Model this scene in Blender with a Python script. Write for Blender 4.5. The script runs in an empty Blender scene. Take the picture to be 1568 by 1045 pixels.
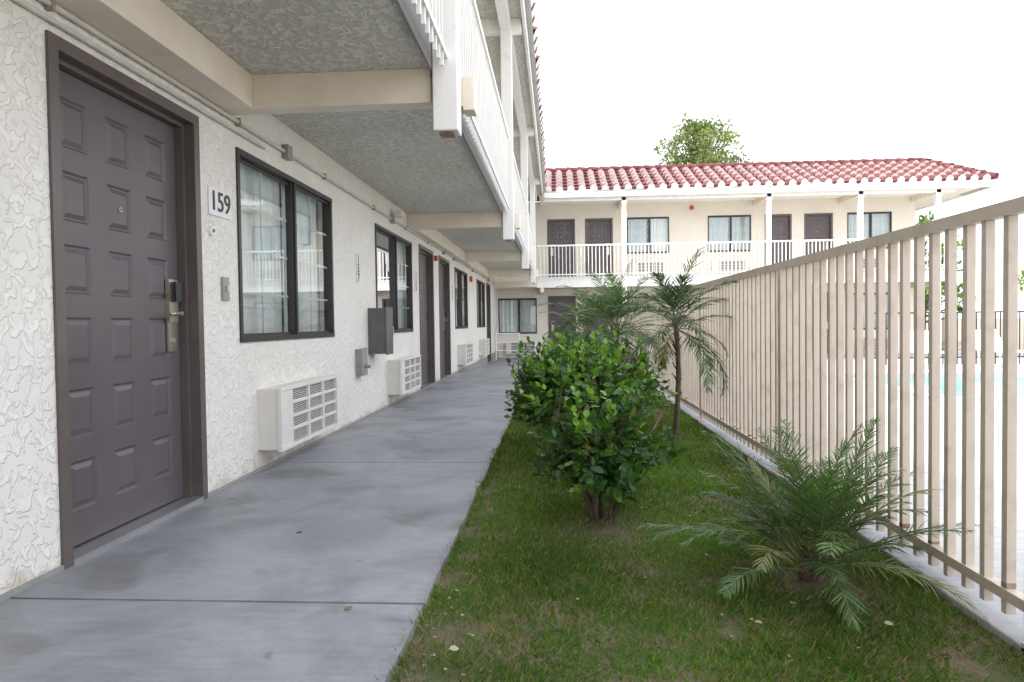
import bpy, math, random
import numpy as np
from mathutils import Vector, Matrix
random.seed(7); rng=np.random.default_rng(7)
scene=bpy.context.scene
COL=scene.collection

# ---------------------------------------------------------------- materials
def _nt(name):
    m=bpy.data.materials.new(name); m.use_nodes=True
    nt=m.node_tree; b=nt.nodes['Principled BSDF']; return m,nt,b
def N(nt,t,**k):
    n=nt.nodes.new(t)
    for a,v in k.items(): setattr(n,a,v)
    return n
def ramp(nt,stops):
    r=N(nt,'ShaderNodeValToRGB'); e=r.color_ramp.elements
    e[0].position=stops[0][0]; e[0].color=(*stops[0][1],1)
    e[1].position=stops[-1][0]; e[1].color=(*stops[-1][1],1)
    for p,c in stops[1:-1]:
        x=e.new(p); x.color=(*c,1)
    return r
def noise(nt,co,scale,detail=4,rough=.55,dist=0):
    n=N(nt,'ShaderNodeTexNoise'); n.inputs['Scale'].default_value=scale
    n.inputs['Detail'].default_value=detail; n.inputs['Roughness'].default_value=rough
    n.inputs['Distortion'].default_value=dist
    nt.links.new(co,n.inputs['Vector']); return n
def mat(name,c1,c2=None,rough=.6,metal=0,scale=3.0,bump=0,bscale=60,bdist=.003,spec=.5,stretch=None,lo=.35,hi=.65):
    m,nt,b=_nt(name); L=nt.links
    b.inputs['Roughness'].default_value=rough; b.inputs['Metallic'].default_value=metal
    b.inputs['Specular IOR Level'].default_value=spec
    tc=N(nt,'ShaderNodeTexCoord'); co=tc.outputs['Object']
    if stretch:
        mp=N(nt,'ShaderNodeMapping'); mp.inputs['Scale'].default_value=stretch
        L.new(co,mp.inputs['Vector']); co=mp.outputs['Vector']
    if c2 is None: c2=tuple(x*.86 for x in c1)
    n=noise(nt,co,scale,6,.6); r=ramp(nt,[(lo,c2),(hi,c1)])
    L.new(n.outputs['Fac'],r.inputs['Fac']); L.new(r.outputs['Color'],b.inputs['Base Color'])
    if bump:
        n2=noise(nt,tc.outputs['Object'],bscale,4); bp=N(nt,'ShaderNodeBump')
        bp.inputs['Strength'].default_value=bump; bp.inputs['Distance'].default_value=bdist
        L.new(n2.outputs['Fac'],bp.inputs['Height']); L.new(bp.outputs['Normal'],b.inputs['Normal'])
    return m
def stucco(name,c,cd,scale,dist,thr=(.47,.56),dirt=True,crev_shade=.8):
    m,nt,b=_nt(name); L=nt.links
    b.inputs['Roughness'].default_value=.85; b.inputs['Specular IOR Level'].default_value=.25
    tc=N(nt,'ShaderNodeTexCoord'); co=tc.outputs['Object']
    n=noise(nt,co,scale,3,.5,.9)
    r=ramp(nt,[(thr[0],(0,0,0)),(thr[1],(1,1,1))]); L.new(n.outputs['Fac'],r.inputs['Fac'])
    f=noise(nt,co,scale*5,3)
    ma=N(nt,'ShaderNodeMath',operation='MULTIPLY_ADD'); L.new(f.outputs['Fac'],ma.inputs[0]); ma.inputs[1].default_value=.3
    L.new(r.outputs['Color'],ma.inputs[2])
    bp=N(nt,'ShaderNodeBump'); bp.inputs['Strength'].default_value=.8; bp.inputs['Distance'].default_value=dist
    L.new(ma.outputs[0],bp.inputs['Height']); L.new(bp.outputs['Normal'],b.inputs['Normal'])
    big=noise(nt,co,1.3,5); rr=ramp(nt,[(.3,cd),(.6,c)]); L.new(big.outputs['Fac'],rr.inputs['Fac'])
    out=rr.outputs['Color']
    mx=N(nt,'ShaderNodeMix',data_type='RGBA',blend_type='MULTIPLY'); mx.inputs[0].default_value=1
    r2=ramp(nt,[(0,(crev_shade,crev_shade,crev_shade)),(1,(1,1,1))]); L.new(r.outputs['Color'],r2.inputs['Fac'])  # shade of the stucco crevices multiplied into the base colour
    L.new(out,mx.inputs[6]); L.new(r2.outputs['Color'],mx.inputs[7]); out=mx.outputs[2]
    if dirt:
        sx=N(nt,'ShaderNodeSeparateXYZ'); L.new(co,sx.inputs[0])
        dn=noise(nt,co,6,5); ad=N(nt,'ShaderNodeMath',operation='MULTIPLY_ADD'); L.new(dn.outputs['Fac'],ad.inputs[0]); ad.inputs[1].default_value=-.35
        L.new(sx.outputs['Z'],ad.inputs[2])
        r3=ramp(nt,[(0,(.78,.73,.66)),(.06,(1,1,1))]); 
        ad2=N(nt,'ShaderNodeMath',operation='ADD'); ad2.inputs[1].default_value=.16; L.new(ad.outputs[0],ad2.inputs[0])
        L.new(ad2.outputs[0],r3.inputs['Fac'])
        m2=N(nt,'ShaderNodeMix',data_type='RGBA',blend_type='MULTIPLY'); m2.inputs[0].default_value=1
        L.new(out,m2.inputs[6]); L.new(r3.outputs['Color'],m2.inputs[7]); out=m2.outputs[2]
    L.new(out,b.inputs['Base Color'])
    return m
def leafmat(name,rough=.45,trans=.3,tint=(1.2,1.35,.5)):
    m,nt,b=_nt(name); L=nt.links
    at=N(nt,'ShaderNodeAttribute'); at.attribute_name='Col'
    L.new(at.outputs['Color'],b.inputs['Base Color']); b.inputs['Roughness'].default_value=rough
    b.inputs['Specular IOR Level'].default_value=.4
    tr=N(nt,'ShaderNodeBsdfTranslucent')
    mx=N(nt,'ShaderNodeMix',data_type='RGBA',blend_type='MULTIPLY'); mx.inputs[0].default_value=1; mx.inputs[7].default_value=(*tint,1)
    L.new(at.outputs['Color'],mx.inputs[6]); L.new(mx.outputs[2],tr.inputs['Color'])
    ms=N(nt,'ShaderNodeMixShader'); ms.inputs[0].default_value=trans
    L.new(b.outputs[0],ms.inputs[1]); L.new(tr.outputs[0],ms.inputs[2])
    L.new(ms.outputs[0],nt.nodes['Material Output'].inputs['Surface'])
    return m
def glassmat():
    m,nt,b=_nt('window_glass'); L=nt.links; nt.nodes.remove(b)
    t=N(nt,'ShaderNodeBsdfTransparent'); t.inputs['Color'].default_value=(.90,.95,.94,1)
    g=N(nt,'ShaderNodeBsdfGlossy'); g.inputs['Roughness'].default_value=.01; g.inputs['Color'].default_value=(.95,.97,1,1)
    f=N(nt,'ShaderNodeFresnel'); f.inputs['IOR'].default_value=1.65
    ma=N(nt,'ShaderNodeMath',operation='MULTIPLY_ADD',use_clamp=True); ma.inputs[1].default_value=1.2; ma.inputs[2].default_value=.03
    L.new(f.outputs[0],ma.inputs[0])
    ms=N(nt,'ShaderNodeMixShader'); L.new(ma.outputs[0],ms.inputs[0]); L.new(t.outputs[0],ms.inputs[1]); L.new(g.outputs[0],ms.inputs[2])
    L.new(ms.outputs[0],nt.nodes['Material Output'].inputs['Surface']); return m

M_wall=stucco('stucco_wall',(.83,.785,.72),(.775,.725,.655),20,.006,(.50,.57),True,.94)
M_wallfar=stucco('stucco_wall_far',(.80,.75,.66),(.75,.70,.61),30,.003,(.5,.6),dirt=False,crev_shade=.97)
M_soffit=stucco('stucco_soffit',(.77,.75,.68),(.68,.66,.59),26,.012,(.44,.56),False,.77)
M_cream=mat('cream_paint',(.82,.74,.62),(.74,.65,.53),rough=.55,scale=4,bump=.15,bscale=90)
M_white=mat('white_paint',(.84,.815,.775),(.70,.665,.61),rough=.5,scale=7,bump=.15,bscale=60,lo=.25,hi=.48)
M_grey=mat('grey_edge_metal',(.22,.21,.20),rough=.6)
M_door=mat('door_paint',(.115,.093,.098),(.098,.08,.085),rough=.42,scale=2.5,bump=.05,bscale=200,bdist=.001)
M_dframe=mat('door_frame_paint',(.125,.10,.09),(.10,.081,.075),rough=.4,scale=4)
M_black=mat('black_aluminium',(.035,.03,.028),rough=.4)
M_muntin=mat('white_muntin',(.75,.75,.72),rough=.5)
M_alu=mat('aluminium',(.55,.55,.55),rough=.35,metal=.8)
M_brass=mat('satin_nickel',(.62,.55,.45),rough=.28,metal=.9)
M_dark=mat('dark_plastic',(.02,.02,.022),rough=.35)
M_room=mat('room_interior',(.10,.09,.08),rough=.9)
M_curtain=mat('curtain_fabric',(.88,.88,.85),(.80,.81,.79),rough=.9,scale=2,stretch=(8,8,.4))
M_glass=glassmat()
M_ac=mat('ac_beige_plastic',(.74,.71,.66),(.67,.63,.57),rough=.5,scale=5)
M_acdark=mat('ac_coil_dark',(.16,.17,.18),(.08,.085,.09),rough=.6,scale=40)
M_box=mat('grey_metal_box',(.13,.125,.125),(.10,.097,.097),rough=.45,scale=6)
M_boxl=mat('galvanised_box',(.32,.31,.29),(.26,.25,.235),rough=.45,scale=12)
M_gap=mat('joint_dirt',(.07,.06,.05),(.03,.027,.024),rough=.95,scale=6)
M_pipe=mat('painted_conduit',(.62,.59,.53),(.52,.49,.44),rough=.5,scale=9)
M_fence=mat('fence_cream_paint',(.62,.53,.44),(.47,.39,.32),rough=.5,scale=9,bump=.1,bscale=80,lo=.25,hi=.5)
M_rust=mat('rust_stain_paint',(.40,.30,.22),(.20,.11,.07),rough=.8,scale=14)
M_tile=mat('clay_roof_tile',(.195,.078,.074),(.105,.034,.037),rough=.85,scale=5,bump=.2,bscale=40,spec=.15)
M_tile_sunlit=mat('tile_end_sunlit',(.80,.75,.71),(.62,.52,.48),rough=.9,scale=9,lo=.3,hi=.5)  # whitish risers: sunlight on the tile ends put into the colour
M_roofflat=mat('flat_roof',(.5,.5,.48),rough=.9)
M_red=mat('red_alarm',(.5,.03,.03),rough=.4)
M_bark=mat('bark',(.16,.11,.075),(.08,.055,.04),rough=.9,scale=20,bump=.6,bscale=50,bdist=.01)
M_rachis=mat('frond_stem',(.14,.17,.06),(.10,.12,.04),rough=.5)
M_leaf=leafmat('leaf'); M_grassb=leafmat('grass_blade',.6,.3)
M_sign=mat('sign_plate',(.80,.80,.78),rough=.4)
M_digit=mat('sign_digits',(.04,.036,.04),rough=.5)

def concrete(name,c1,c2,stain,rough=.55,sl=(.28,.40),edge=False):
    m,nt,b=_nt(name); L=nt.links
    tc=N(nt,'ShaderNodeTexCoord'); co=tc.outputs['Object']
    n=noise(nt,co,1.3,8,.65,.6); r=ramp(nt,[(.38,c2),(.62,c1)]); L.new(n.outputs['Fac'],r.inputs['Fac'])
    mp=N(nt,'ShaderNodeMapping'); mp.inputs['Scale'].default_value=(1,7,1); L.new(co,mp.inputs['Vector'])
    n2=noise(nt,mp.outputs[0],5,6,.6); r2=ramp(nt,[(.35,(.88,.88,.88)),(.62,(1.05,1.05,1.05))]); L.new(n2.outputs['Fac'],r2.inputs['Fac'])
    n3=noise(nt,co,2.1,5,.55,.5); r3=ramp(nt,[(sl[0],stain),(sl[1],(1,1,1))]); L.new(n3.outputs['Fac'],r3.inputs['Fac'])
    n5=noise(nt,co,140,2); r5=ramp(nt,[(.3,(.88,.88,.88)),(.6,(1,1,1))]); L.new(n5.outputs['Fac'],r5.inputs['Fac'])
    n6=noise(nt,co,9,2,.4); r6=ramp(nt,[(.22,(.70,.68,.66)),(.27,(1,1,1))]); L.new(n6.outputs['Fac'],r6.inputs['Fac'])
    o=r.outputs['Color']; qs=[r2,r3,r5,r6]
    if edge:   # soil creeping over the slab edge next to the lawn
        sx=N(nt,'ShaderNodeSeparateXYZ'); L.new(co,sx.inputs[0]); dn=noise(nt,co,11,5,.65)
        a1=N(nt,'ShaderNodeMath',operation='MULTIPLY_ADD'); L.new(dn.outputs['Fac'],a1.inputs[0]); a1.inputs[1].default_value=.22; L.new(sx.outputs['X'],a1.inputs[2])
        a2=N(nt,'ShaderNodeMath',operation='ADD'); L.new(a1.outputs[0],a2.inputs[0]); a2.inputs[1].default_value=.97
        r7=ramp(nt,[(.57,(1,1,1)),(.66,(.70,.64,.55))]); L.new(a2.outputs[0],r7.inputs['Fac']); qs.append(r7)
    for q in qs:
        mx=N(nt,'ShaderNodeMix',data_type='RGBA',blend_type='MULTIPLY'); mx.inputs[0].default_value=1
        L.new(o,mx.inputs[6]); L.new(q.outputs['Color'],mx.inputs[7]); o=mx.outputs[2]
    L.new(o,b.inputs['Base Color'])
    rr=N(nt,'ShaderNodeMapRange'); rr.inputs[3].default_value=rough-.14; rr.inputs[4].default_value=rough+.2
    L.new(n2.outputs['Fac'],rr.inputs[0]); L.new(rr.outputs[0],b.inputs['Roughness'])
    n4=noise(nt,co,70,4); bp=N(nt,'ShaderNodeBump'); bp.inputs['Strength'].default_value=.3; bp.inputs['Distance'].default_value=.002
    L.new(n4.outputs['Fac'],bp.inputs['Height']); L.new(bp.outputs[0],b.inputs['Normal'])
    return m
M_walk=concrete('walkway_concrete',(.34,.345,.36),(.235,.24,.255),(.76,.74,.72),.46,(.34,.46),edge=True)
M_deck=concrete('pool_deck_concrete',(.55,.54,.51),(.45,.44,.42),(.9,.9,.9),.7)
M_curb=concrete('curb_concrete',(.42,.42,.42),(.32,.32,.32),(.8,.8,.8),.7)
M_soil=mat('lawn_soil',(.07,.09,.025),(.15,.11,.075),rough=.95,scale=5,bump=.8,bscale=60,bdist=.02,lo=.42,hi=.54)
M_dirt=mat('dry_ground',(.30,.25,.19),(.22,.18,.13),rough=.95,scale=1)
def watermat():
    m,nt,b=_nt('pool_water_mat'); L=nt.links
    b.inputs['Base Color'].default_value=(.11,.40,.48,1); b.inputs['Roughness'].default_value=.12; b.inputs['Specular IOR Level'].default_value=.15
    tc=N(nt,'ShaderNodeTexCoord'); n=noise(nt,tc.outputs['Object'],3,3); bp=N(nt,'ShaderNodeBump'); bp.inputs['Strength'].default_value=.3; bp.inputs['Distance'].default_value=.03
    L.new(n.outputs['Fac'],bp.inputs['Height']); L.new(bp.outputs[0],b.inputs['Normal']); return m
M_water=watermat()

# ---------------------------------------------------------------- mesh builder
def empty(name,parent=None):
    o=bpy.data.objects.new(name,None); COL.objects.link(o)
    if parent: o.parent=parent
    return o
class MB:
    def __init__(s,T=None): s.v=[];s.f=[];s.m=[];s.mats=[];s.T=T or (lambda a,b,c:(a,b,c))
    def mi(s,m):
        if m not in s.mats: s.mats.append(m)
        return s.mats.index(m)
    def quad(s,pts,m):
        i=len(s.v); s.v+= [s.T(*p) for p in pts]; s.f.append(tuple(range(i,i+len(pts)))); s.m.append(s.mi(m))
    def box(s,a0,a1,b0,b1,c0,c1,m):
        i=len(s.v)
        s.v+=[s.T(x,y,z) for z in (c0,c1) for y in (b0,b1) for x in (a0,a1)]
        k=s.mi(m)
        for f in ((0,2,3,1),(4,5,7,6),(0,1,5,4),(2,6,7,3),(0,4,6,2),(1,3,7,5)):
            s.f.append(tuple(i+j for j in f)); s.m.append(k)
    def tube(s,pts,rad,n,m,cap=True):
        pts=[Vector(p) for p in pts]; k=s.mi(m); base=len(s.v)
        for i,p in enumerate(pts):
            d=(pts[min(i+1,len(pts)-1)]-pts[max(i-1,0)]).normalized()
            a=d.orthogonal().normalized() if i==0 else (a-d*a.dot(d)).normalized()
            b=d.cross(a)
            for j in range(n):
                t=2*math.pi*j/n; q=p+(a*math.cos(t)+b*math.sin(t))*rad[i]
                s.v.append(s.T(*q))
        for i in range(len(pts)-1):
            for j in range(n):
                s.f.append((base+i*n+j,base+i*n+(j+1)%n,base+(i+1)*n+(j+1)%n,base+(i+1)*n+j)); s.m.append(k)
        if cap:
            s.f.append(tuple(base+j for j in range(n))); s.m.append(k)
            e=base+(len(pts)-1)*n; s.f.append(tuple(e+j for j in range(n))); s.m.append(k)
    def build(s,name,parent=None,bevel=0,smooth=False):
        me=bpy.data.meshes.new(name); me.from_pydata(s.v,[],s.f)
        for m in s.mats: me.materials.append(m)
        me.polygons.foreach_set('material_index',s.m)
        if smooth: me.polygons.foreach_set('use_smooth',[True]*len(s.f))
        me.update()
        import bmesh
        bm=bmesh.new(); bm.from_mesh(me); bmesh.ops.recalc_face_normals(bm,faces=bm.faces); bm.to_mesh(me); bm.free()
        o=bpy.data.objects.new(name,me); COL.objects.link(o)
        if parent: o.parent=parent
        if bevel:
            b=o.modifiers.new('b','BEVEL'); b.width=bevel; b.segments=2; b.limit_method='ANGLE'
        return o
def np_mesh(name,V,F,C,mat_,parent=None,smooth=False):
    me=bpy.data.meshes.new(name); n=len(F)
    me.vertices.add(len(V)); me.vertices.foreach_set('co',V.astype(np.float32).ravel())
    me.loops.add(n*3); me.loops.foreach_set('vertex_index',F.astype(np.int32).ravel())
    me.polygons.add(n); me.polygons.foreach_set('loop_start',np.arange(0,n*3,3,dtype=np.int32))
    try: me.polygons.foreach_set('loop_total',np.full(n,3,dtype=np.int32))
    except Exception: pass
    if smooth: me.polygons.foreach_set('use_smooth',np.ones(n,dtype=bool))
    me.update(calc_edges=True); me.validate()
    a=me.attributes.new('Col','FLOAT_COLOR','POINT')
    a.data.foreach_set('color',np.c_[C,np.ones(len(C))].astype(np.float32).ravel())
    me.materials.append(mat_)
    o=bpy.data.objects.new(name,me); COL.objects.link(o)
    if parent: o.parent=parent
    return o
def instance(tv,tf,R,P,S,cols):
    n=len(P);k=len(tv)
    v=tv[None]*S[:,None,:]
    V=np.einsum('nij,nkj->nki',R,v)+P[:,None]
    F=(tf[None]+ (np.arange(n)*k)[:,None,None]).reshape(-1,3)
    C=np.repeat(cols,k,axis=0)
    return V.reshape(-1,3),F,C
def frames(D,up=None,roll=None):
    D=D/np.linalg.norm(D,axis=1,keepdims=True)
    if up is None: up=np.tile([0,0,1.],(len(D),1))+rng.normal(0,.15,(len(D),3))
    X=np.cross(D,up); X/=np.linalg.norm(X,axis=1,keepdims=True)+1e-9
    Z=np.cross(X,D)
    return np.stack([X,D,Z],axis=2)

def gz(y):
    t=min(max((y-12)/9,0),1); return -.22*t*t*(3-2*t)

# ---------------------------------------------------------------- facade parts
def facade(mb,s0,s1,z0,z1,holes,depth,m,d=0):
    ss=sorted({s0,s1,*[h[0] for h in holes],*[h[1] for h in holes]})
    zs=sorted({z0,z1,*[h[2] for h in holes],*[h[3] for h in holes]})
    for a,b in zip(ss,ss[1:]):
        for c,e in zip(zs,zs[1:]):
            x=(a+b)/2;z=(c+e)/2
            if any(h[0]<x<h[1] and h[2]<z<h[3] for h in holes): continue
            mb.quad([(a,d,c),(b,d,c),(b,d,e),(a,d,e)],m)
    if depth:
        for a,b,c,e in holes:
            for p,q in (((a,c),(b,c)),((b,c),(b,e)),((b,e),(a,e)),((a,e),(a,c))):
                mb.quad([(p[0],d,p[1]),(q[0],d,q[1]),(q[0],d-depth,q[1]),(p[0],d-depth,p[1])],m)
def window(mb,s0,s1,z0,z1,seed=0):
    r=random.Random(seed)
    w=.034
    mb.box(s0,s1,-.07,.014,z0,z0+w,M_black); mb.box(s0,s1,-.07,.014,z1-w,z1,M_black)
    mb.box(s0,s0+w,-.07,.012,z0+w,z1-w,M_black); mb.box(s1-w,s1,-.07,.012,z0+w,z1-w,M_black)
    mid=(s0+s1)/2+.05
    mb.box(mid-.03,mid+.0,-.06,-.012,z0+w,z1-w,M_black); mb.box(mid+.0,mid+.03,-.045,.004,z0+w,z1-w,M_black)
    for a,b,d in ((s0+w,mid-.03,-.045),(mid+.03,s1-w,-.028)):
        t=.02
        mb.box(a,b,d-.012,d+.012,z0+w,z0+w+t,M_black); mb.box(a,b,d-.012,d+.012,z1-w-t,z1-w,M_black)
        mb.quad([(a,d,z0+w),(b,d,z0+w),(b,d,z1-w),(a,d,z1-w)],M_glass)
        c=(a+b)/2; mb.box(c-.008,c+.008,d-.014,d-.006,z0+w,z1-w,M_muntin)
        for k in (1,2,3):
            z=z0+w+(z1-z0-2*w)*k/4; mb.box(a,b,d-.0155,d-.0065,z-.008,z+.008,M_muntin)
    D0,D1=-.122,-1.0; e=.3
    mb.quad([(s0-e,D1,z0-e),(s1+e,D1,z0-e),(s1+e,D1,z1+e),(s0-e,D1,z1+e)],M_room)
    for (a,c),(b,f) in (((s0-e,z0-e),(s1+e,z0-e)),((s1+e,z0-e),(s1+e,z1+e)),((s1+e,z1+e),(s0-e,z1+e)),((s0-e,z1+e),(s0-e,z0-e))):
        mb.quad([(a,D0,c),(b,D0,f),(b,D1,f),(a,D1,c)],M_room)
    def curtain(a,b):
        n=int((b-a)/.018); px=None; ph=r.random()*6
        for i in range(n+1):
            s=a+(b-a)*i/n
            d=-.135+.022*math.sin(s*52+ph+1.8*math.sin(s*7+ph))+.010*math.sin(s*27)
            if px is not None: mb.quad([(px[0],px[1],z0-.05),(s,d,z0-.05),(s,d,z1+.05),(px[0],px[1],z1+.05)],M_curtain)
            px=(s,d)
    g=mid+r.uniform(-.15,.1); gp=r.choice([.01,.02,.05])
    curtain(s0-.05,g-gp); curtain(g+gp,s1+.05)
def door(mb,s0,s1,z0,z1,hs=1,detail=True):
    f=.055
    mb.box(s0,s0+f,-.12,.013,z0,z1,M_dframe); mb.box(s1-f,s1,-.12,.013,z0,z1,M_dframe)
    mb.box(s0+f,s1-f,-.12,.013,z1-f,z1,M_dframe)
    g=.022
    mb.box(s0+f,s0+f+g,-.12,-.045,z0,z1-f,M_dframe); mb.box(s1-f-g,s1-f,-.12,-.045,z0,z1-f,M_dframe)
    mb.box(s0+f+g,s1-f-g,-.12,-.045,z1-f-g,z1-f,M_dframe)
    mb.box(s0+f,s1-f,-.13,.016,z0,z0+.022,M_alu)
    a,b=s0+f+g+.003,s1-f-g-.003; zb,zt=z0+.03,z1-f-g-.003; D=-.088
    W=b-a;H=zt-zb
    cols=[(a+W*.10,a+W*.28),(a+W*.41,a+W*.59),(a+W*.72,a+W*.90)]
    holes=[]
    zz=zt-.11; rows=[]
    hh=(H-.11-.15-5*.10)/6
    for i in range(6):
        rows.append((zz-hh,zz)); zz-=hh+.10
    for c in cols:
        for rw in rows: holes.append((c[0],c[1],rw[0],rw[1]))
    facade(mb,a,b,zb,zt,holes,0,M_door,D)
    for (p,q,u,v) in holes:
        rings=[(0,0),(.010,-.009),(.016,-.009),(.036,-.001)]
        for (i0,d0),(i1,d1) in zip(rings,rings[1:]):
            A=[(p+i0,u+i0),(q-i0,u+i0),(q-i0,v-i0),(p+i0,v-i0)]; B=[(p+i1,u+i1),(q-i1,u+i1),(q-i1,v-i1),(p+i1,v-i1)]
            for j in range(4):
                k=(j+1)%4
                mb.quad([(A[j][0],D+d0,A[j][1]),(A[k][0],D+d0,A[k][1]),(B[k][0],D+d1,B[k][1]),(B[j][0],D+d1,B[j][1])],M_door)
        i=.036; mb.quad([(p+i,D-.001,u+i),(q-i,D-.001,u+i),(q-i,D-.001,v-i),(p+i,D-.001,v-i)],M_door)
    mb.quad([(a,-.125,zb-.03),(b,-.125,zb-.03),(b,-.125,zt),(a,-.125,zt)],M_dark)
    c=(a+b)/2; pz=(rows[1][0]+rows[1][1])/2
    mb.tube([(c,D,pz),(c,D+.006,pz)],[.013,.011],12,M_alu); mb.tube([(c,D+.006,pz),(c,D+.008,pz)],[.006,.006],8,M_dark)
    h=b-.125 if hs>0 else a+.03
    lz=z0+.84
    mb.box(h,h+.085,D,D+.012,lz,lz+.16,M_brass)
    mb.box(h,h+.085,D,D+.022,lz+.16,lz+.39,M_brass)
    mb.box(h+.018,h+.078,D+.022,D+.05,lz+.27,lz+.375,M_dark)
    mb.tube([(h+.05,D+.02,lz+.205),(h+.05,D+.065,lz+.205)],[.014,.012],10,M_brass)
    e=h-.06 if hs>0 else h+.15
    mb.tube([(h+.05,D+.06,lz+.205),((h+e)/2,D+.066,lz+.203),(e,D+.06,lz+.200)],[.011,.009,.008],10,M_brass)
    mb.tube([(h+.045,D+.012,lz+.06),(h+.045,D+.02,lz+.06)],[.014,.013],12,M_alu)
    hx=s0+f+g-.004 if hs>0 else s1-f-g
    for z in (.25,1.05,1.85): mb.box(hx,hx+.012,D,D+.012,z0+z,z0+z+.09,M_alu)
def ac_unit(T,s0,s1,z0,z1,depth=.17,name='wall_air_conditioner'):
    mb=MB(T)
    mb.box(s0+.012,s1-.012,-.002,depth-.03,z0+.01,z1-.012,M_ac)
    fr=.028; fd0,fd1=depth-.03,depth
    mb.box(s0,s1,fd0,fd1,z0,z0+fr,M_ac); mb.box(s0,s1,fd0,fd1,z1-fr,z1,M_ac)
    mb.box(s0,s0+fr,fd0,fd1,z0+fr,z1-fr,M_ac); mb.box(s1-fr,s1,fd0,fd1,z0+fr,z1-fr,M_ac)
    a,b=s0+fr,s1-fr; c,e=z0+fr,z1-fr
    mb.box(a,a+(b-a)*.17,fd0,fd1-.006,c,e,M_ac); a+=(b-a)*.17
    mb.quad([(a,fd0+.004,c),(b,fd0+.004,c),(b,fd0+.004,e),(a,fd0+.004,e)],M_acdark)
    nc=3
    for i in range(1,nc):
        x=a+(b-a)*i/nc; mb.box(x-.015,x+.015,fd0+.005,fd1-.004,c,e,M_ac)
    for i in range(1,4):
        z=c+(e-c)*i/4; mb.box(a,b,fd0+.006,fd1-.006,z-.011,z+.011,M_ac)
    n=30
    for i in range(n):
        z=c+(e-c)*(i+.5)/n; mb.box(a,b,fd0+.008,fd0+.014,z-.0022,z+.0022,M_ac)
    return mb.build(name,bevel=.004)

# ================================================================ LEFT BUILDING
TL=lambda s,d,z:(-2.0+d,s,z)
B1=empty('motel_building')
F2=2.62
wins=[(4.20,6.02),(7.5,9.41),(13.45,15.35),(17.2,19.1)]
wins_extra=[(-3.2,-1.35)]
doors=[(2.60,3.74,1),(9.92,11.07,-1),(11.62,12.77,1),(19.6,20.75,-1)]
wz=(.87,2.10); dz=2.15
mb=MB(TL)
holes=[(a,b,wz[0],wz[1]) for a,b in wins+wins_extra]+[(a,b,-.3,dz) for a,b,_ in doors]
holes2=[(a,b,F2+wz[0],F2+wz[1]) for a,b in wins]+[(a,b,F2+.001,F2+2.1) for a,b,_ in doors]
facade(mb,-8,23.5,-.3,2.47,holes,.12,M_wall)
facade(mb,-8,23.5,2.47,5.2,holes2,.12,M_wall)
mb.quad([(-8,0,-.3),(-8,-7,-.3),(-8,-7,6.3),(-8,0,6.3)],M_wall)
mb.quad([(-8,-7,-.3),(30,-7,-.3),(30,-7,6.3),(-8,-7,6.3)],M_wall)
mb.build('walls',B1)
mb=MB(TL)
for i,(a,b) in enumerate(wins+wins_extra): window(mb,a,b,*wz,seed=i)
for i,(a,b) in enumerate(wins): window(mb,a,b,F2+wz[0],F2+wz[1],seed=i+20)
mb.build('windows',B1)
mb=MB(TL)
for a,b,h in doors:
    z=gz(a); door(mb,a,b,0 if a<14 else z,dz,h)
    door(mb,a,b,F2+.002,F2+2.1,h)
mb.build('doors',B1)
mb=MB(TL)
segs=[(-8,2.60),(3.74,9.92),(11.07,11.62),(12.77,19.6),(20.75,23.4)]
for a,b in segs: mb.box(a,b,.001,.012,-.3,.02,M_boxl)
mb.build('base_screed',B1)
XE=1.30
beams=[-6.2,-1.1,4.0,9.2,14.2,19.2]
mb=MB(TL)
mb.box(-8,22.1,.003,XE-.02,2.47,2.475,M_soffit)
mb.box(-8,22.1,.003,XE-.02,2.476,2.62,M_cream)
mb.box(-8,22.1,XE-.018,XE,2.44,2.64,M_grey)
for bi,y in enumerate(beams):
    mb.box(y,y+.12,.004,XE-.02,2.27,2.469,M_cream)
    mb.box(y+.16,y+.30,XE+.15,XE+.22,2.27,2.47,M_cream)
    mb.box(y+.152,y+.31,XE+.001,XE+.149,2.29,2.46,M_cream)
mb.box(-8,3.998,.004,.21,2.27,2.468,M_cream)
mb.box(9.322,14.198,.004,.12,2.27,2.468,M_cream)
mb.box(14.322,19.198,.004,.12,2.27,2.468,M_cream)
mb.build('balcony_slab',B1,bevel=.004)
mb=MB(TL)
posts=[b-.06 for b in beams]
for y in posts:
    mb.box(y,y+.15,XE+.003,XE+.148,2.09,5.02,M_white)
    mb.box(y+.03,y+.12,XE+.03,XE+.12,2.075,2.088,M_rust)
mb.build('balcony_posts',B1,bevel=.006)
mb=MB(TL)
for y0,y1 in zip(posts,posts[1:]+[22.3]):
    y0+=.15
    mb.box(y0,y1,XE+.05,XE+.10,3.44,3.49,M_white)
    mb.box(y0,y1,XE+.055,XE+.095,2.50,2.535,M_white)
    n=int((y1-y0)/.105)
    for i in range(1,n):
        s=y0+(y1-y0)*i/n; mb.box(s-.010,s+.010,XE+.065,XE+.085,2.42,3.44,M_white)
mb.build('balcony_railing',B1)
mb=MB(TL)
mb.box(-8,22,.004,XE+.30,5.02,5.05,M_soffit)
for y in posts: mb.box(y+.02,y+.13,.005,XE+.28,4.84,5.018,M_white)
mb.box(-8,21.9,XE+.302,XE+.34,4.93,5.17,M_white)
mb.box(-8,21.9,XE+.005,XE+.14,4.86,5.017,M_white)
mb.build('eave_soffit',B1)
mb=MB(TL)
def pipe(z,a,b,r,d=.03): mb.tube([(a,d,z),(b,d,z)],[r,r],8,M_pipe)
pipe(2.255,-8,22,.013,.02); pipe(2.195,-8,4.6,.012,.018)
for y in [4.93,8.2,12.0,13.2,16.2,20]:
    mb.box(y,y+.09,.001,.05,2.205,2.305,M_boxl)
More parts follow.
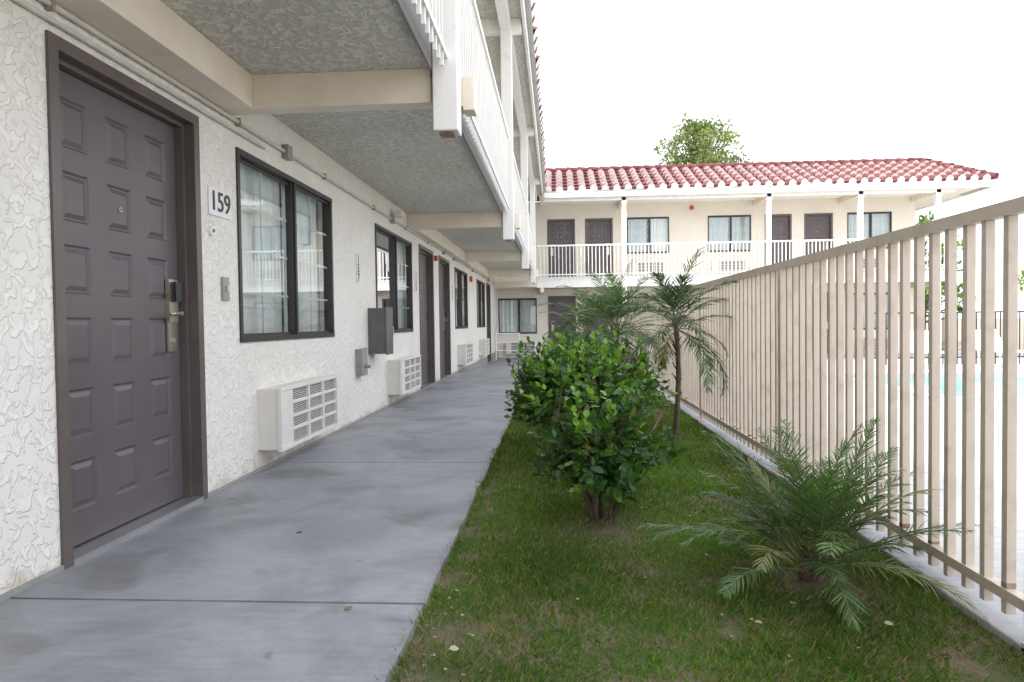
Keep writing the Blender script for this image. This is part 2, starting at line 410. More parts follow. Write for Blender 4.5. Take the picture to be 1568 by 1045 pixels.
for y in np.arange(-7,22,1.6): mb.box(y,y+.02,.001,.034,2.23,2.28,M_boxl)
mb.box(8.25,8.4,.05,.13,2.29,2.36,M_cream)
mb.build('conduit',B1,smooth=False)

def tile_roof(mb,O,A,U,Nn,length,width,clip,cw=.36,rh=.46):
    O,A,U,Nn=map(Vector,(O,A,U,Nn))
    nc=int(length/cw); nr=int(round(width/rh)); rh=width/nr; K=8
    prof=[]
    for k in range(K+1):
        f=k/K
        h=.085*math.sin(math.pi*f/.62) if f<.62 else -.028*math.sin(math.pi*(f-.62)/.38)
        prof.append((f,h))
    for r in range(nr):
        v0=r*rh; v1=(r+1)*rh+.0
        for c in range(nc):
            jit=random.uniform(-.02,.02); up=.070+random.uniform(-.012,.012)
            for k in range(K):
                (f0,h0),(f1,h1)=prof[k],prof[k+1]
                a0=(c+f0)*cw;a1=(c+f1)*cw
                cen=O+A*((a0+a1)/2)+U*((v0+v1)/2)
                if not clip(cen): continue
                p=[O+A*a0+U*(v0+jit)+Nn*(h0+up),O+A*a1+U*(v0+jit)+Nn*(h1+up),O+A*a1+U*v1+Nn*h1*.8,O+A*a0+U*v1+Nn*h0*.8]
                mb.quad([tuple(q) for q in p],M_tile)
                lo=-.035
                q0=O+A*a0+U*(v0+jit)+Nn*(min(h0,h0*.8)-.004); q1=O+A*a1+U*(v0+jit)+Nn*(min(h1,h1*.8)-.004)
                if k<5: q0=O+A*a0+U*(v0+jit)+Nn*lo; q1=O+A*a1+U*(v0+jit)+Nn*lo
                mb.quad([tuple(p[0]),tuple(p[1]),tuple(q1),tuple(q0)],M_tile_sunlit if k<5 else M_tile)
def ridge_caps(mb,P0,P1,r=.10):
    P0,P1=Vector(P0),Vector(P1); L=(P1-P0).length; n=int(L/.38); d=(P1-P0)/n
    for i in range(n):
        a=P0+d*i; b=P0+d*(i+1.12)
        mb.tube([tuple(a+Vector((0,0,.02))),tuple(b)],[r*1.12,r*.9],10,M_tile)
RX0=-.28; RZ=5.16; RW=2.4; RH=1.10
sl=math.hypot(RW,RH)
mb=MB()
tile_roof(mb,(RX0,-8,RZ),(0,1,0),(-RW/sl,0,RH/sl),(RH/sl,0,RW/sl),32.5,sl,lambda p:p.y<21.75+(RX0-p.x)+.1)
ridge_caps(mb,(RX0-RW,-8,RZ+RH+.03),(RX0-RW,24.3,RZ+RH+.03))
mb.quad([(RX0-RW,-8,RZ+RH),(RX0-RW,24.2,RZ+RH),(-9,30,RZ+RH),(-9,-8,RZ+RH)],M_roofflat)
mb.quad([(RX0,-8,RZ-.06),(RX0,21.75,RZ-.06),(RX0-RW,24.2,RZ+RH-.06),(RX0-RW,-8,RZ+RH-.06)],M_roofflat)
mb.build('tile_roof',B1)

for (a,b) in ((4.42,5.60),(7.95,9.13),(13.7,14.88),(17.5,18.68)): ac_unit(TL,a,b,.13,.56)
mb=MB(TL); mb.box(7.15,7.42,0.001,.19,.66,1.15,M_box); mb.box(7.14,7.43,.19,.205,.65,1.16,M_box); mb.box(7.40,7.425,.205,.215,.85,.95,M_alu); mb.build('electrical_box',bevel=.004)
mb=MB(TL); mb.box(6.68,6.86,.001,.06,.47,.73,M_boxl); mb.box(6.67,6.87,.06,.07,.46,.74,M_boxl); mb.tube([(6.76,.07,.56),(6.76,.13,.55)],[.02,.018],10,M_boxl); mb.build('outlet_box',bevel=.003)
mb=MB(TL); mb.box(3.97,4.05,.001,.016,1.13,1.27,M_boxl); mb.box(4.0,4.02,.016,.03,1.18,1.22,M_alu); mb.build('light_switch',bevel=.002)
mb=MB(TL); mb.tube([(3.86,.0,1.53),(3.86,.02,1.53)],[.03,.027],14,M_white); mb.tube([(3.86,.02,1.53),(3.86,.026,1.53)],[.012,.012],10,M_grey); mb.build('door_bell')
mb=MB(TL); mb.box(11.18,11.30,.001,.05,2.02,2.10,M_red); mb.build('fire_alarm',bevel=.004) 
mb=MB(TL); mb.box(15.8,15.92,.001,.06,1.95,2.07,M_red); mb.build('fire_alarm',bevel=.004)
def sign(s,z,txt,sz=.155,vertical=False):
    e=empty('room_number_sign')
    mb=MB(TL)
    if vertical: mb.box(s-.05,s+.05,.001,.012,z-.15,z+.15,M_sign)
    else: mb.box(s-.14,s+.12,.001,.010,z-.08,z+.08,M_sign)
    mb.build('plate',e,bevel=.002)
    items=[(txt,s-.01,z)] if not vertical else [(ch,s,z+.095-.095*i) for i,ch in enumerate(txt)]
    for t,ss,zz in items:
        cu=bpy.data.curves.new('digits','FONT'); cu.body=t; cu.size=sz if not vertical else .12; cu.extrude=.001; cu.offset=0 if not vertical else .003
        cu.align_x='CENTER'; cu.align_y='CENTER'; cu.materials.append(M_digit)
        o=bpy.data.objects.new('digits',cu); COL.objects.link(o); o.location=(-2+.0145,ss,zz); o.rotation_euler=(math.pi/2,0,math.pi/2); o.parent=e
sign(3.98,1.705,'159',.165); sign(6.80,1.54,'157',vertical=True)
sign(9.65,1.58,'155',vertical=True); sign(13.1,1.58,'153',vertical=True)

# ================================================================ FAR BUILDING
YF=23.5
TF=lambda s,d,z:(s,YF-d,z)
B2=empty('motel_building')
g0=-.22; G2=2.42
fw=[(2.44,3.85),(5.14,6.57),(9.71,11.14)]
fd=[(-.27,.68,-1),(1.02,1.96,1),(7.02,7.90,-1),(8.31,9.24,1)]
uz=(3.28,4.50)
XR=11.9
hu=[(a,b,uz[0],uz[1]) for a,b in fw]+[(a,b,G2+.001,4.50) for a,b,_ in fd]
fwg=[(-2.0+.02,-.66)]+[(2.44,3.85),(5.14,6.57),(9.71,11.14)]
hg=[(a,b,.60,1.82) for a,b in fwg]+[(a,b,-.3,1.88) for a,b,_ in fd]
mb=MB(TF)
facade(mb,-2.3,XR,-.3,2.12,hg,.12,M_wallfar)
facade(mb,-2.3,XR,2.12,5.1,hu,.12,M_wallfar)
mb.quad([(XR,0,-.3),(XR,-6.5,-.3),(XR,-6.5,5.1),(XR,0,5.1)],M_wallfar)
mb.quad([(-9,-6.5,-.3),(XR,-6.5,-.3),(XR,-6.5,6.2),(-9,-6.5,6.2)],M_wallfar)
mb.build('walls',B2)
mb=MB(TF)
for i,(a,b) in enumerate(fw): window(mb,a,b,*uz,seed=40+i)
for i,(a,b) in enumerate(fwg): window(mb,a,b,.60,1.82,seed=50+i)
mb.build('windows',B2)
mb=MB(TF)
for a,b,h in fd:
    door(mb,a,b,G2+.002,4.50,h); door(mb,a,b,g0,1.88,h)
mb.build('doors',B2)
for a,b in fw: ac_unit(TF,a+.15,a+1.2,G2+.12,G2+.55)
for a,b in fwg: ac_unit(TF,a+.25,a+1.25,-.1,.33)
mb=MB(TF)
BD=1.4
mb.box(-.68,XR+.4,.003,BD-.02,2.12,2.13,M_soffit)
mb.box(-.68,XR+.4,.003,BD-.02,2.131,G2,M_cream)
mb.box(-.60,XR+.4,BD-.018,BD,2.10,G2+.02,M_white)
mb.box(-2.0,-.69,.003,BD+.2,2.12,2.30,M_cream)
fposts=[2.12,6.63,9.42,11.75]
for x in fposts+[-.5]:
    mb.box(x,x+.12,.004,BD-.02,1.95,2.118,M_cream)
mb.build('balcony_slab',B2)
mb=MB(TF)
for x in fposts:
    mb.box(x,x+.14,BD+.003,BD+.14,g0,4.93,M_white)
    mb.box(x-.02,x+.16,BD-.02,BD+.16,4.72,4.80,M_white)
mb.build('balcony_posts',B2,bevel=.006)
mb=MB(TF)
ps=[-.6]+fposts+[XR+.4]
for x0,x1 in zip(ps,ps[1:]):
    if x0>0:x0+=.14
    mb.box(x0,x1,BD+.04,BD+.09,3.41,3.46,M_white); mb.box(x0,x1,BD+.045,BD+.085,G2+.07,G2+.105,M_white)
    n=max(2,int((x1-x0)/.115))
    for i in range(1,n):
        s=x0+(x1-x0)*i/n; mb.box(s-.012,s+.012,BD+.055,BD+.075,G2-.05,3.41,M_white)
mb.build('balcony_railing',B2)
mb=MB(TF)
mb.box(-.5,XR+1.3,.004,BD+.26,4.985,5.02,M_white)
mb.box(-.34,XR+1.5,BD+.262,BD+.30,4.93,5.17,M_white)
mb.box(XR+1.462,XR+1.5,-6.5,BD+.26,4.93,5.17,M_white)
mb.box(XR+.002,XR+1.46,-6.5,.003,4.985,5.02,M_white)
mb.box(-.34,XR+.4,BD+.01,BD+.14,4.83,4.984,M_white)
for x in fposts:
    mb.box(x+.02,x+.12,.005,BD+.0,4.80,4.983,M_cream)
mb.build('eave_soffit',B2)
YE=21.78
mb=MB()
XH=XR+1.5
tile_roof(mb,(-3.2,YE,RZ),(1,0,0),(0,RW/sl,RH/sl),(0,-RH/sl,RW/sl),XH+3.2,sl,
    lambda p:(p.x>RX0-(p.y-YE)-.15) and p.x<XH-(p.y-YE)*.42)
HU=Vector((-RW*.42,0,RH)); HU.normalize()
hn=Vector((RH,0,RW*.42)).normalized()
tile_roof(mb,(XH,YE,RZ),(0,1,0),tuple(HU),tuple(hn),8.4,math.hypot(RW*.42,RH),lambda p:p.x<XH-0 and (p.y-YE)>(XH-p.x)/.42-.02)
ridge_caps(mb,(XH,YE,RZ+.06),(XH-RW*.42,YE+RW,RZ+RH+.05))
ridge_caps(mb,(RX0-RW,YE+RW,RZ+RH+.03),(XH-RW*.42,YE+RW,RZ+RH+.03))
ridge_caps(mb,(XH-RW*.42,YE+RW,RZ+RH+.03),(XH-RW*.42,30,RZ+RH+.03))
mb.quad([(RX0-RW,YE+RW,RZ+RH),(XH-RW*.42,YE+RW,RZ+RH),(XH-RW*.42,30,RZ+RH),(-9,30,RZ+RH)],M_roofflat)
mb.quad([(RX0,YE,RZ-.06),(XH,YE,RZ-.06),(XH-RW*.42,YE+RW,RZ+RH-.06),(RX0-RW,YE+RW,RZ+RH-.06)],M_roofflat)
mb.build('tile_roof',B2)
mb=MB(TF); mb.box(7.95,8.05,BD+.3,BD+.40,5.08,5.2,M_white)
for q in (7.86,8.14): mb.tube([(q,BD+.36,5.14),(q+(q-8)*.8,BD+.50,5.06)],[.05,.085],12,M_white)
mb.build('flood_light')
mb=MB(TF); mb.box(4.55,4.66,.001,.06,4.72,4.84,M_red); mb.build('fire_alarm')
mb=MB(TF)
for x in (.85,4.45,7.0-.2,9.5):
    mb.box(x,x+.1,.001,.015,3.7,3.85,M_sign)
mb.build('room_number_sign')
mb=MB(TF)
for z in (.15,.42,.70):
    mb.tube([(-1.95,1.5,z+g0+.15),(-1.2,1.5,z+g0+.15)],[.02,.02],8,M_white)
for x in (-1.95,-1.2): mb.tube([(x,1.5,g0-.02),(x,1.5,.66)],[.02,.02],8,M_white)
mb.tube([(-1.95,1.5,.63),(-2.1+.15,.6,.95)],[.02,.02],8,M_white)
mb.build('handrail')

# ================================================================ GROUND
def strip(name,x0,x1,y0,y1,dz,m,ny=None,holes=()):
    mb=MB(); ys=sorted({y0,y1,*[h for q in holes for h in q[2:]],*[y for y in np.arange(11.5,22,.5) if y0<y<y1]})
    xs=sorted({x0,x1,*[h for q in holes for h in q[:2]]})
    for a,b in zip(xs,xs[1:]):
        for c,e in zip(ys,ys[1:]):
            if any(q[0]<(a+b)/2<q[1] and q[2]<(c+e)/2<q[3] for q in holes): continue
            mb.quad([(a,c,gz(c)+dz),(b,c,gz(c)+dz),(b,e,gz(e)+dz),(a,e,gz(e)+dz)],m)
    return mb.build(name)
mb=MB(); mb.quad([(-400,-400,-.32),(400,-400,-.32),(400,600,-.32),(-400,600,-.32)],M_dirt); 
mb.build('ground')
PX0,PX1,PY0,PY1=4.9,15,8.8,12.6
strip('pool_deck',1.52,26,-9,26,-.03,M_deck,holes=[(PX0,PX1,PY0,PY1)])
mb=MB(); mb.quad([(PX0,PY0,-.10),(PX1,PY0,-.10),(PX1,PY1,-.10),(PX0,PY1,-.10)],M_water)
mb.build('swimming_pool')
mb=MB(); 
for a,b,c,e in ((PX0-.3,PX1+.3,PY0-.3,PY0),(PX0-.3,PX1+.3,PY1,PY1+.3),(PX0-.3,PX0,PY0,PY1),(PX1,PX1+.3,PY0,PY1)): mb.box(a,b,c,e,-.2,-.005,M_deck)
mb.build('pool_coping',bevel=.01)
mb=MB(); ys=[-9,-6.9,-4.6,-2.3,0.02,2.32,4.72,7.1,9.5,11.9,14.3,16.7,19.1,21.3]
XW=-.47
er=random.Random(4)
for a,b in zip(ys,ys[1:]):
    a+=.008;b-=.008
    n=24; xe=[XW+er.uniform(-.006,.006)-(.012 if er.random()<.06 else 0) for _ in range(n+1)]
    for i in range(n):
        c=a+(b-a)*i/n;e=a+(b-a)*(i+1)/n
        i0=len(mb.v)
        za,zb=gz(c),gz(e)
        mb.v+=[(-2.14,c,za),(xe[i],c,za),(xe[i+1],e,zb),(-2.14,e,zb),(-2.14,c,za-.15),(xe[i]+.01,c,za-.15),(xe[i+1]+.01,e,zb-.15),(-2.14,e,zb-.15)]
        k=mb.mi(M_walk)
        fs=[(0,1,2,3),(1,5,6,2)]
        if i==0: fs.append((0,4,5,1))
        if i==n-1: fs.append((3,2,6,7))
        for f in fs: mb.f.append(tuple(i0+j for j in f)); mb.m.append(k)
mb.box(-2.14,26,21.31,23.7,-.4,-.22,M_walk)
mb.build('walkway')
strip('walkway_joint_bed',-2.14,XW-.022,-9,21.3,-.012,M_gap)
strip('lawn',XW-.02,1.36,-9,21.3,-.03,M_soil)
mb=MB()
for a,b in zip(np.arange(-9,21,1.5),np.arange(-7.5,22.5,1.5)):
    z=gz(a); mb.box(1.36,1.54,a+.002,b-.002,z-.2,z+.0,M_curb)
mb.build('curb',bevel=.006)

# ================================================================ FENCE
FX=1.42
mb=MB(); FT=1.33
mb.box(FX-.022,FX+.022,-6,16,FT-.045,FT,M_fence)
mb.box(FX-.018,FX+.018,-6,16,.075,.11,M_fence)
y=-6; i=0
while y<16:
    if i%22==9: 
        mb.box(FX-.026,FX+.026,y-.026,y+.026,-.02 if y<14 else -.2,FT-.046,M_fence)
        mb.box(FX-.06,FX+.06,y-.06,y+.06,-.02,.008,M_fence)
    else: 
        j=random.uniform(-.0015,.0015)
        mb.box(FX-.0145+j,FX+.0145+j,y-.013,y+.013,.03,FT-.046,M_fence)
        if random.random()<.4: 
            zz=random.choice([.115,.112]); mb.box(FX-.015+j,FX+.015+j,y-.0135,y+.0135,zz,zz+random.uniform(.008,.02),M_rust)
    y+=.107; i+=1
mb.build('metal_fence')

# ================================================================ GRASS
def patches(x,y):
    b=np.zeros_like(x)
    for px,py,r in ((-.35,2.15,.20),(-.36,1.85,.15),(-.42,2.6,.10),(.20,3.3,.22),(.97,2.62,.20),(1.2,1.95,.15),(.97,5.7,.14),(-.4,4.0,.08),(-.44,3.2,.09),(.15,1.8,.09),(.55,2.2,.09),(-.42,5.0,.08),(1.25,3.4,.12)):
        b=np.maximum(b,np.exp(-((x-px)**2+(y-py)**2)/(r*r)))
    return b
def grass(n,y0,y1,w,h,x0=None,x1=None):
    x=rng.uniform(XW-.012 if x0 is None else x0,1.38 if x1 is None else x1,n); y=rng.uniform(y0,y1,n)
    dens=.55+.25*np.sin(x*7+2*np.sin(y*3))*np.sin(y*5+x*3)+.22*np.sin(x*17+y*5)*np.sin(y*14-x*6)
    if x0 is None: dens=dens-.35*np.exp(-(x-XW)/.07)
    keep=rng.random(n)<(1-patches(x,y)*1.0)*np.clip(dens+.3,0,1)
    x=x[keep];y=y[keep];dens=dens[keep];n=len(x)
    z=np.array([gz(q) for q in y])-.032
    ang=rng.uniform(0,2*math.pi,n); lean=rng.uniform(.2,1.5,n)
    if x0 is not None: ang=rng.normal(math.pi,.9,n); 
    D=np.c_[np.cos(ang)*lean,np.sin(ang)*lean,np.ones(n)]
    up=np.c_[-np.sin(ang),np.cos(ang),rng.normal(0,.2,n)]
    R=frames(D,up)
    tv=np.array([[-.5,0,0],[.5,0,0],[-.4,.55,.05],[.4,.55,.05],[0,1,.22]]); tf=np.array([[0,1,3],[0,3,2],[2,3,4]])
    hh=h*rng.uniform(.5,1.3,n)*(1+.35*np.sin(x*5+y*2)*np.sin(y*4-x)); ww=w*rng.uniform(.6,1.3,n)
    S=np.c_[ww,hh,hh]
    tone=1+.3*np.sin(x*4.3+1.7*y)*np.sin(2.9*y-x*2.2)
    c=np.array([.10,.195,.024])[None]*(rng.uniform(.55,1.4,n)*tone)[:,None]
    yel=(rng.random(n)<.10+.5*patches(x,y)+.22*np.clip(.8-dens,0,1))[:,None]
    c=np.where(yel,np.array([.32,.27,.13])[None]*rng.uniform(.5,1.2,(n,1)),c)
    c[:,0]*=rng.uniform(.7,1.35,n)
    return instance(tv,tf,R,np.c_[x,y,z],S,c)
parts=[grass(90000,1.2,3.6,.0036,.033),grass(55000,3.6,7,.006,.040),grass(32000,7,21.3,.013,.05),grass(4000,-3,1.2,.012,.04),
       grass(2600,1.4,8,.005,.045,XW-.005,XW+.05),grass(1200,8,21,.010,.06,XW-.005,XW+.05)]
V=[];F=[];C=[];o=0
for v,f,c in parts: V.append(v);F.append(f+o);C.append(c);o+=len(v)
np_mesh('grass',np.concatenate(V),np.concatenate(F),np.concatenate(C),M_grassb)

# ================================================================ PLANTS
def palm(loc,trunk_h,nf,fl,seed,lean=(0,0),leaf=.15,elmin=5,width=.011,tr=.022,spread=.03,green=(.06,.12,.04),dr=(.8,1.5)):
    r=random.Random(seed); e=empty('pygmy_date_palm')
    base=Vector(loc); top=base+Vector((lean[0],lean[1],trunk_h))
    mb=MB()
    n=12; pts=[];rad=[]
    for i in range(n+1):
        t=i/n; pts.append(tuple(base.lerp(top,t)+Vector((.012*math.sin(t*5+seed),.01*math.cos(t*4),-.05 if i==0 else 0)))); rad.append(tr*(1.15-.3*t)*(1+.14*(i%2)))
    mb.tube(pts,rad,9,M_bark)
    P=[];D=[];U=[];S=[];Cc=[]
    for k in range(nf):
        az=k*2.39996+r.uniform(-.5,.5); q=(k+.5)/nf
        el=math.radians(elmin+ (86-elmin)*q**.8 + r.uniform(-12,12)); L=fl*r.uniform(.6,1.15)*(1-.12*q)
        droop=r.uniform(*dr)*(1-.15*q); tw=r.uniform(-.5,.5)
        p=top+Vector((math.cos(az)*spread*r.random(),math.sin(az)*spread*r.random(),-.06+.07*q)); steps=38; rp=[tuple(p)]
        g=Vector(green)*r.uniform(.65,1.35)
        if r.random()<.14: g=Vector((.22,.22,.08))
        for s in range(steps):
            t=s/steps; ee=el-droop*t**1.5; aa=az+tw*t*t
            d=Vector((math.cos(aa)*math.cos(ee),math.sin(aa)*math.cos(ee),math.sin(ee)))
            p=p+d*(L/steps)
            if s%4==3: rp.append(tuple(p))
            if t>.2:
                side=Vector((-math.sin(aa),math.cos(aa),0)); nrm=side.cross(d)*-1
                if nrm.z<0: nrm=-nrm
                for sg in (-1,1):
                    if r.random()<.07: continue
                    fwd=.6+1.0*t+r.uniform(-.15,.2); dv=side*sg*r.uniform(.75,1.1)+d*fwd+nrm*r.uniform(-.15,.5)+Vector((0,0,-.22))
                    ll=leaf*(math.sin(math.pi*min(1,.2+.78*t))**.6)*r.uniform(.7,1.2)
                    P.append(tuple(p)); D.append(tuple(dv)); U.append(tuple(nrm+Vector((r.uniform(-.6,.6),r.uniform(-.6,.6),0)))); S.append((width*r.uniform(.7,1.2),ll,ll)); 
                    cc=g*r.uniform(.75,1.3); Cc.append(tuple(cc))
        nr=len(rp); mb.tube(rp,[.0045*(1-.75*i/nr) for i in range(nr)],5,M_rachis,cap=False)
    for k in range(22):
        az=r.uniform(0,6.28); a=base.lerp(top,r.uniform(.3 if trunk_h>.3 else 0,1))
        mb.tube([tuple(a),tuple(a+Vector((math.cos(az)*(tr+.02),math.sin(az)*(tr+.02),.06)))],[.009,.003],5,M_bark)
    mb.build('trunk_and_stems',e,smooth=True)
    tv=np.array([[-.35,0,0],[.35,0,0],[-.5,.4,0],[.5,.4,0],[-.3,.75,-.06],[.3,.75,-.06],[0,1,-.18]]); tf=np.array([[0,1,3],[0,3,2],[2,3,5],[2,5,4],[4,5,6]])
    v,f,c=instance(tv,tf,frames(np.array(D),np.array(U)),np.array(P),np.array(S),np.array(Cc))
    np_mesh('fronds',v,f,c,M_leaf,e)
    return e
LT=np.array([[0,0,0],[-.42,.35,.06],[-.36,.7,.05],[0,1,-.04],[.36,.7,.05],[.42,.35,.06],[0,.35,-.02],[0,.7,-.03]])
LF=np.array([[0,6,1],[1,6,7],[1,7,2],[2,7,3],[0,5,6],[5,4,7],[5,7,6],[4,3,7]])
def bush(loc,rx,ry,h,nsh,seed,leafL=.06,z0=.12,name='shrub',tipy=.35,base=(.055,.125,.025)):
    r=random.Random(seed); e=empty(name); mb=MB(); base_v=Vector(loc)
    P=[];D=[];U=[];S=[];Cc=[]
    mains=[]
    for k in range(11):
        az=r.uniform(0,6.28); q=r.uniform(.2,.7)
        t=base_v+Vector((math.cos(az)*rx*q,math.sin(az)*ry*q,h*r.uniform(.35,.75)))
        m=base_v.lerp(t,.5)+Vector((r.uniform(-.04,.04),r.uniform(-.04,.04),0))
        mb.tube([tuple(base_v+Vector((math.cos(az)*.03,math.sin(az)*.03,-.04))),tuple(m),tuple(t)],[.012,.009,.005],6,M_bark); mains+= [m,t]
    lobes=[]
    for _ in range(14):
        az=r.uniform(0,6.28); el=r.uniform(-.6,1.1); lobes.append((Vector((math.cos(az)*math.cos(el),math.sin(az)*math.cos(el),math.sin(el))),r.uniform(.15,.65)))
    cz=z0+(h-z0)*.5; hz=(h-z0)*.5
    for k in range(nsh):
        u=Vector((r.gauss(0,1),r.gauss(0,1),r.gauss(0,1)+.2)).normalized()
        g=.60
        for lv,la in lobes:
            g+=la*max(0,u.dot(lv))**16
        g=min(g,1.25)
        rad=g*r.uniform(.2,1.0)**.5*r.uniform(.78,1.25)
        tip=base_v+Vector((u.x*rx*rad,u.y*ry*rad,max(.06,cz+u.z*hz*min(rad,1.08))))
        st=min(mains,key=lambda m:(m-tip).length)
        dirv=(u*.9+Vector((0,0,.6))+Vector((r.uniform(-.8,.8),r.uniform(-.8,.8),r.uniform(-.4,.2)))).normalized()
        b0=tip-dirv*r.uniform(.10,.22)
        if k%2==0: mb.tube([tuple(st),tuple(b0),tuple(tip)],[.004,.003,.0015],4,M_bark,cap=False)
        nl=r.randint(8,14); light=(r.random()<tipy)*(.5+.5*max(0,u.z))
        for i in range(nl):
            t=i/(nl-1); p=b0.lerp(tip,t); az=i*2.4+r.random()
            o=dirv.orthogonal().normalized(); o2=dirv.cross(o)
            out=o*math.cos(az)+o2*math.sin(az)
            dv=out*(1.1-.8*t)+dirv*(.25+.9*t)+Vector((0,0,-.15))
            P.append(tuple(p)); D.append(tuple(dv)); U.append(tuple(dirv+Vector((0,0,.4))+Vector((r.uniform(-.6,.6),r.uniform(-.6,.6),0))))
            L=leafL*r.uniform(.6,1.25)*(1-.3*t); S.append((L*.78,L,L))
            c=Vector(base)*r.uniform(.6,1.4)
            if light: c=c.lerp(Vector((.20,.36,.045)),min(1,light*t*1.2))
            if r.random()<.015: c=Vector((.28,.2,.05))
            Cc.append(tuple(c))
    mb.build('branches',e,smooth=True)
    v,f,c=instance(LT,LF,frames(np.array(D),np.array(U)),np.array(P),np.array(S),np.array(Cc))
    np_mesh('leaves',v,f,c,M_leaf,e)
    return e
palm((.97,2.66,-.03),.10,56,.57,3,leaf=.105,elmin=16,width=.006,tr=.035,spread=.11,dr=(.4,1.35),green=(.08,.14,.045))
palm((.99,5.70,-.03),.98,24,.68,5,leaf=.17,elmin=-35,width=.009,tr=.020,green=(.05,.10,.035))
palm((.66,7.6,-.03),.92,46,.95,8,leaf=.18,elmin=-15,width=.009,tr=.03,green=(.085,.135,.055),spread=.1)
palm((.50,11.5,-.03),.8,30,.95,9,leaf=.20,elmin=-15,width=.012,tr=.03)
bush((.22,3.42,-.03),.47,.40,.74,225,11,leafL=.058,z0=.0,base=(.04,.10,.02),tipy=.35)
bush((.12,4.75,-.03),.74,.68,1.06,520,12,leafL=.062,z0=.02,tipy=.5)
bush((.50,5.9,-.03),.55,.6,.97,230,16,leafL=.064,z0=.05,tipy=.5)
bush((.35,8.3,-.03),.50,.8,.92,190,13,leafL=.08,z0=.1)
bush((.30,11.0,-.03),.45,1.0,.85,160,14,leafL=.09,z0=.1)
bush((.45,15.0,-.1),.5,1.3,.9,150,15,leafL=.11,z0=.1)

P=[];D=[];U=[];S=[];Cc=[]
spots=[(-.72,2.25,.004),(-.16,1.72,.0),(-.25,1.8,0),(.62,2.2,.01),(.80,2.35,.01),(1.02,2.2,.01),(-1.2,3.1,.004),(-.9,5.2,.004),(-.3,2.0,.0)]
for k in range(60): spots.append((random.uniform(-.45,1.3),random.uniform(1.6,4.5),.0))
for k in range(50): spots.append((random.gauss(-.38,.06),random.uniform(1.6,2.7),-.018))
for k in range(12): spots.append((random.uniform(-1.95,-.5),random.uniform(2,12),.004))
for i,(x,y,z) in enumerate(spots):
    P.append((x,y,z)); a=random.uniform(0,6.28); D.append((math.cos(a),math.sin(a),random.uniform(-.1,.2))); U.append((random.uniform(-.3,.3),random.uniform(-.3,.3),1))
    L=random.uniform(.008,.016) if i>8 else random.uniform(.025,.035); S.append((L*.9,L,L)); Cc.append(random.choice([(.42,.36,.2),(.3,.2,.1),(.5,.45,.28),(.2,.13,.07)]))
v,f,c=instance(LT,LF,frames(np.array(D),np.array(U)),np.array(P),np.array(S),np.array(Cc)); np_mesh('fallen_leaves',v,f,c,M_leaf)

def tree(loc,h,cr,ch,seed,nclump=60,leafs=70,size=.22,name='pine_tree',base=(.085,.12,.045)):
    r=random.Random(seed); rg=np.random.default_rng(seed); e=empty(name); mb=MB(); b=Vector(loc)
    top=b+Vector((r.uniform(-.3,.3),r.uniform(-.3,.3),h*.92))
    mb.tube([tuple(b),tuple(b.lerp(top,.4)+Vector((.15,0,0))),tuple(top)],[h*.028,h*.018,h*.006],9,M_bark)
    P=[];D=[];S=[];Cc=[]
    for k in range(nclump):
        t=r.random(); az=r.uniform(0,6.28); z=h-ch+ch*t
        prof=math.sin(math.pi*min(1,(.22+.72*t)))**.6
        rad=cr*prof*r.uniform(.15,1.05)
        c=Vector((b.x+math.cos(az)*rad,b.y+math.sin(az)*rad,b.z+z+r.uniform(-.3,.3)))
        st=b.lerp(top,max(.2,(z-.12*h)/h)); mb.tube([tuple(st),tuple(st.lerp(c,.6)+Vector((0,0,-.1))),tuple(c)],[.06,.04,.02],5,M_bark,cap=False)
        cs=cr*r.uniform(.13,.25); shade=r.uniform(.6,1.5)
        q=rg.normal(0,1,(leafs,3)); q/=np.linalg.norm(q,axis=1,keepdims=True); q*= (rg.random((leafs,1))**.4)*cs; q[:,2]*=.7
        P.append(q+np.array(c)); D.append(q+rg.normal(0,cs*.5,(leafs,3))+[0,0,.1]); s=size*rg.uniform(.5,1.2,leafs); S.append(np.c_[s*.55,s,s])
        Cc.append(np.array(base)[None]*shade*rg.uniform(.7,1.35,(leafs,1)))
    mb.build('trunk_and_limbs',e,smooth=True)
    P=np.concatenate(P);D=np.concatenate(D);S=np.concatenate(S);Cc=np.concatenate(Cc)
    v,f,c=instance(LT,LF,frames(D,rg.normal(0,1,(len(D),3))),P,S,Cc); np_mesh('foliage',v,f,c,M_leaf,e)
tree((7.4,35.5,-.3),11.1,2.75,6.2,21,150,85,.20,base=(.17,.21,.075))
tree((22.5,30,-.3),5.6,2.6,4.2,22,50,70,.26,'shade_tree',(.18,.24,.05))
tree((30,34,-.3),6.2,3.5,4.5,23,50,70,.3,'shade_tree',(.12,.18,.05))
tree((17.5,34,-.3),5.6,2.4,4.0,24,45,60,.28,'shade_tree',(.12,.18,.05))
mb=MB()
for z in (.12,1.2): mb.box(7.5,24,17.0,17.03,z+gz(17),z+.035+gz(17),M_black)
x=7.5
while x<24: mb.box(x-.01,x+.01,17.005,17.025,gz(17)-.05,1.2+gz(17),M_black); x+=.11
mb.build('pool_fence')
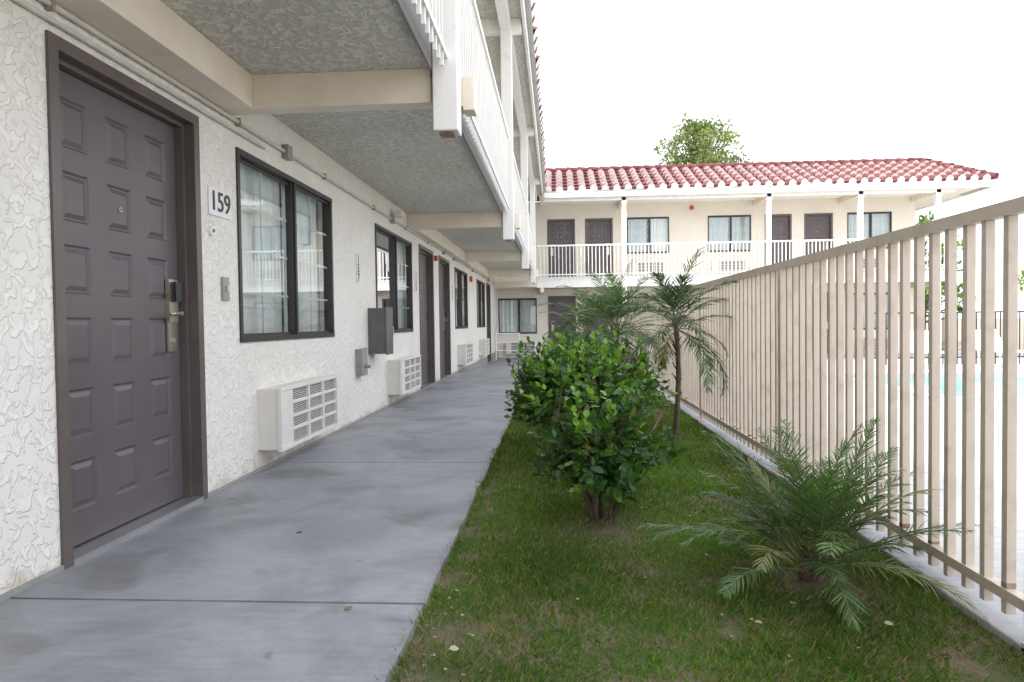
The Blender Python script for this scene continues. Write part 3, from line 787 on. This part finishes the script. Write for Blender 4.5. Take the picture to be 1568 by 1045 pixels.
def lounger(x,y,a):
    mb=MB()
    ca,sa=math.cos(a),math.sin(a)
    T=lambda u,v,w:(x+u*ca-v*sa,y+u*sa+v*ca,w-.03+gz(y))
    mb.T=T
    for v in (-.28,.28):
        mb.tube([(0,v,.32),(1.25,v,.32),(1.8,v,.75)],[.016]*3,6,M_white)
        for u in (.15,1.15): mb.tube([(u,v,0),(u,v,.32)],[.014]*2,6,M_white)
    for i in range(16): 
        u=.04+i*.075; mb.box(u,u+.05,-.27,.27,.318,.326,M_white)
    for i in range(8):
        t=(i+.2)/8; u=1.25+.55*t; w=.32+.43*t; mb.quad([(u,-.27,w),(u+.045,-.27,w+.035),(u+.045,.27,w+.035),(u,.27,w)],M_white)
    mb.build('lounge_chair')
for i,x in enumerate((7.5,9.2,12.0)): lounger(x,14.2,1.2+.2*i)

# ================================================================ LIGHT / WORLD / CAMERA
az=Vector((-.77,-.64)).normalized(); EL=math.radians(56)
sd=Vector((az.x*math.cos(EL),az.y*math.cos(EL),math.sin(EL)))
sun=bpy.data.lights.new('sun','SUN'); sun.energy=5; sun.angle=math.radians(.5); sun.color=(1,.95,.87)
so=bpy.data.objects.new('sun',sun); COL.objects.link(so); so.rotation_euler=(-sd).to_track_quat('-Z','Y').to_euler(); so.location=sd*30
w=bpy.data.worlds.new('World'); scene.world=w; w.use_nodes=True; nt=w.node_tree
bg=nt.nodes['Background']; sky=nt.nodes.new('ShaderNodeTexSky'); sky.sky_type='NISHITA'; sky.sun_disc=False
sky.sun_elevation=EL; sky.sun_rotation=math.atan2(az.x,az.y); sky.dust_density=4; sky.air_density=1
ad=nt.nodes.new('ShaderNodeMix'); ad.data_type='RGBA'; ad.blend_type='ADD'; ad.inputs[0].default_value=1
ad.clamp_result=False
ad.inputs[7].default_value=(13.3,13.7,14.5,1)
nt.links.new(sky.outputs[0],ad.inputs[6]); nt.links.new(ad.outputs[2],bg.inputs['Color']); bg.inputs['Strength'].default_value=.15

cam=bpy.data.cameras.new('camera'); cam.lens=24; cam.sensor_width=36; cam.clip_end=2000; cam.clip_start=.05
co=bpy.data.objects.new('camera',cam); COL.objects.link(co)
R=Matrix.Rotation(math.radians(3.72),4,'Z')@Matrix.Rotation(math.radians(90-1.5),4,'X')@Matrix.Rotation(math.radians(-.75),4,'Z')
co.matrix_world=Matrix.Translation((0,0,.97))@R
scene.camera=co
scene.view_settings.view_transform='Standard'; scene.view_settings.look='None'; scene.view_settings.exposure=0
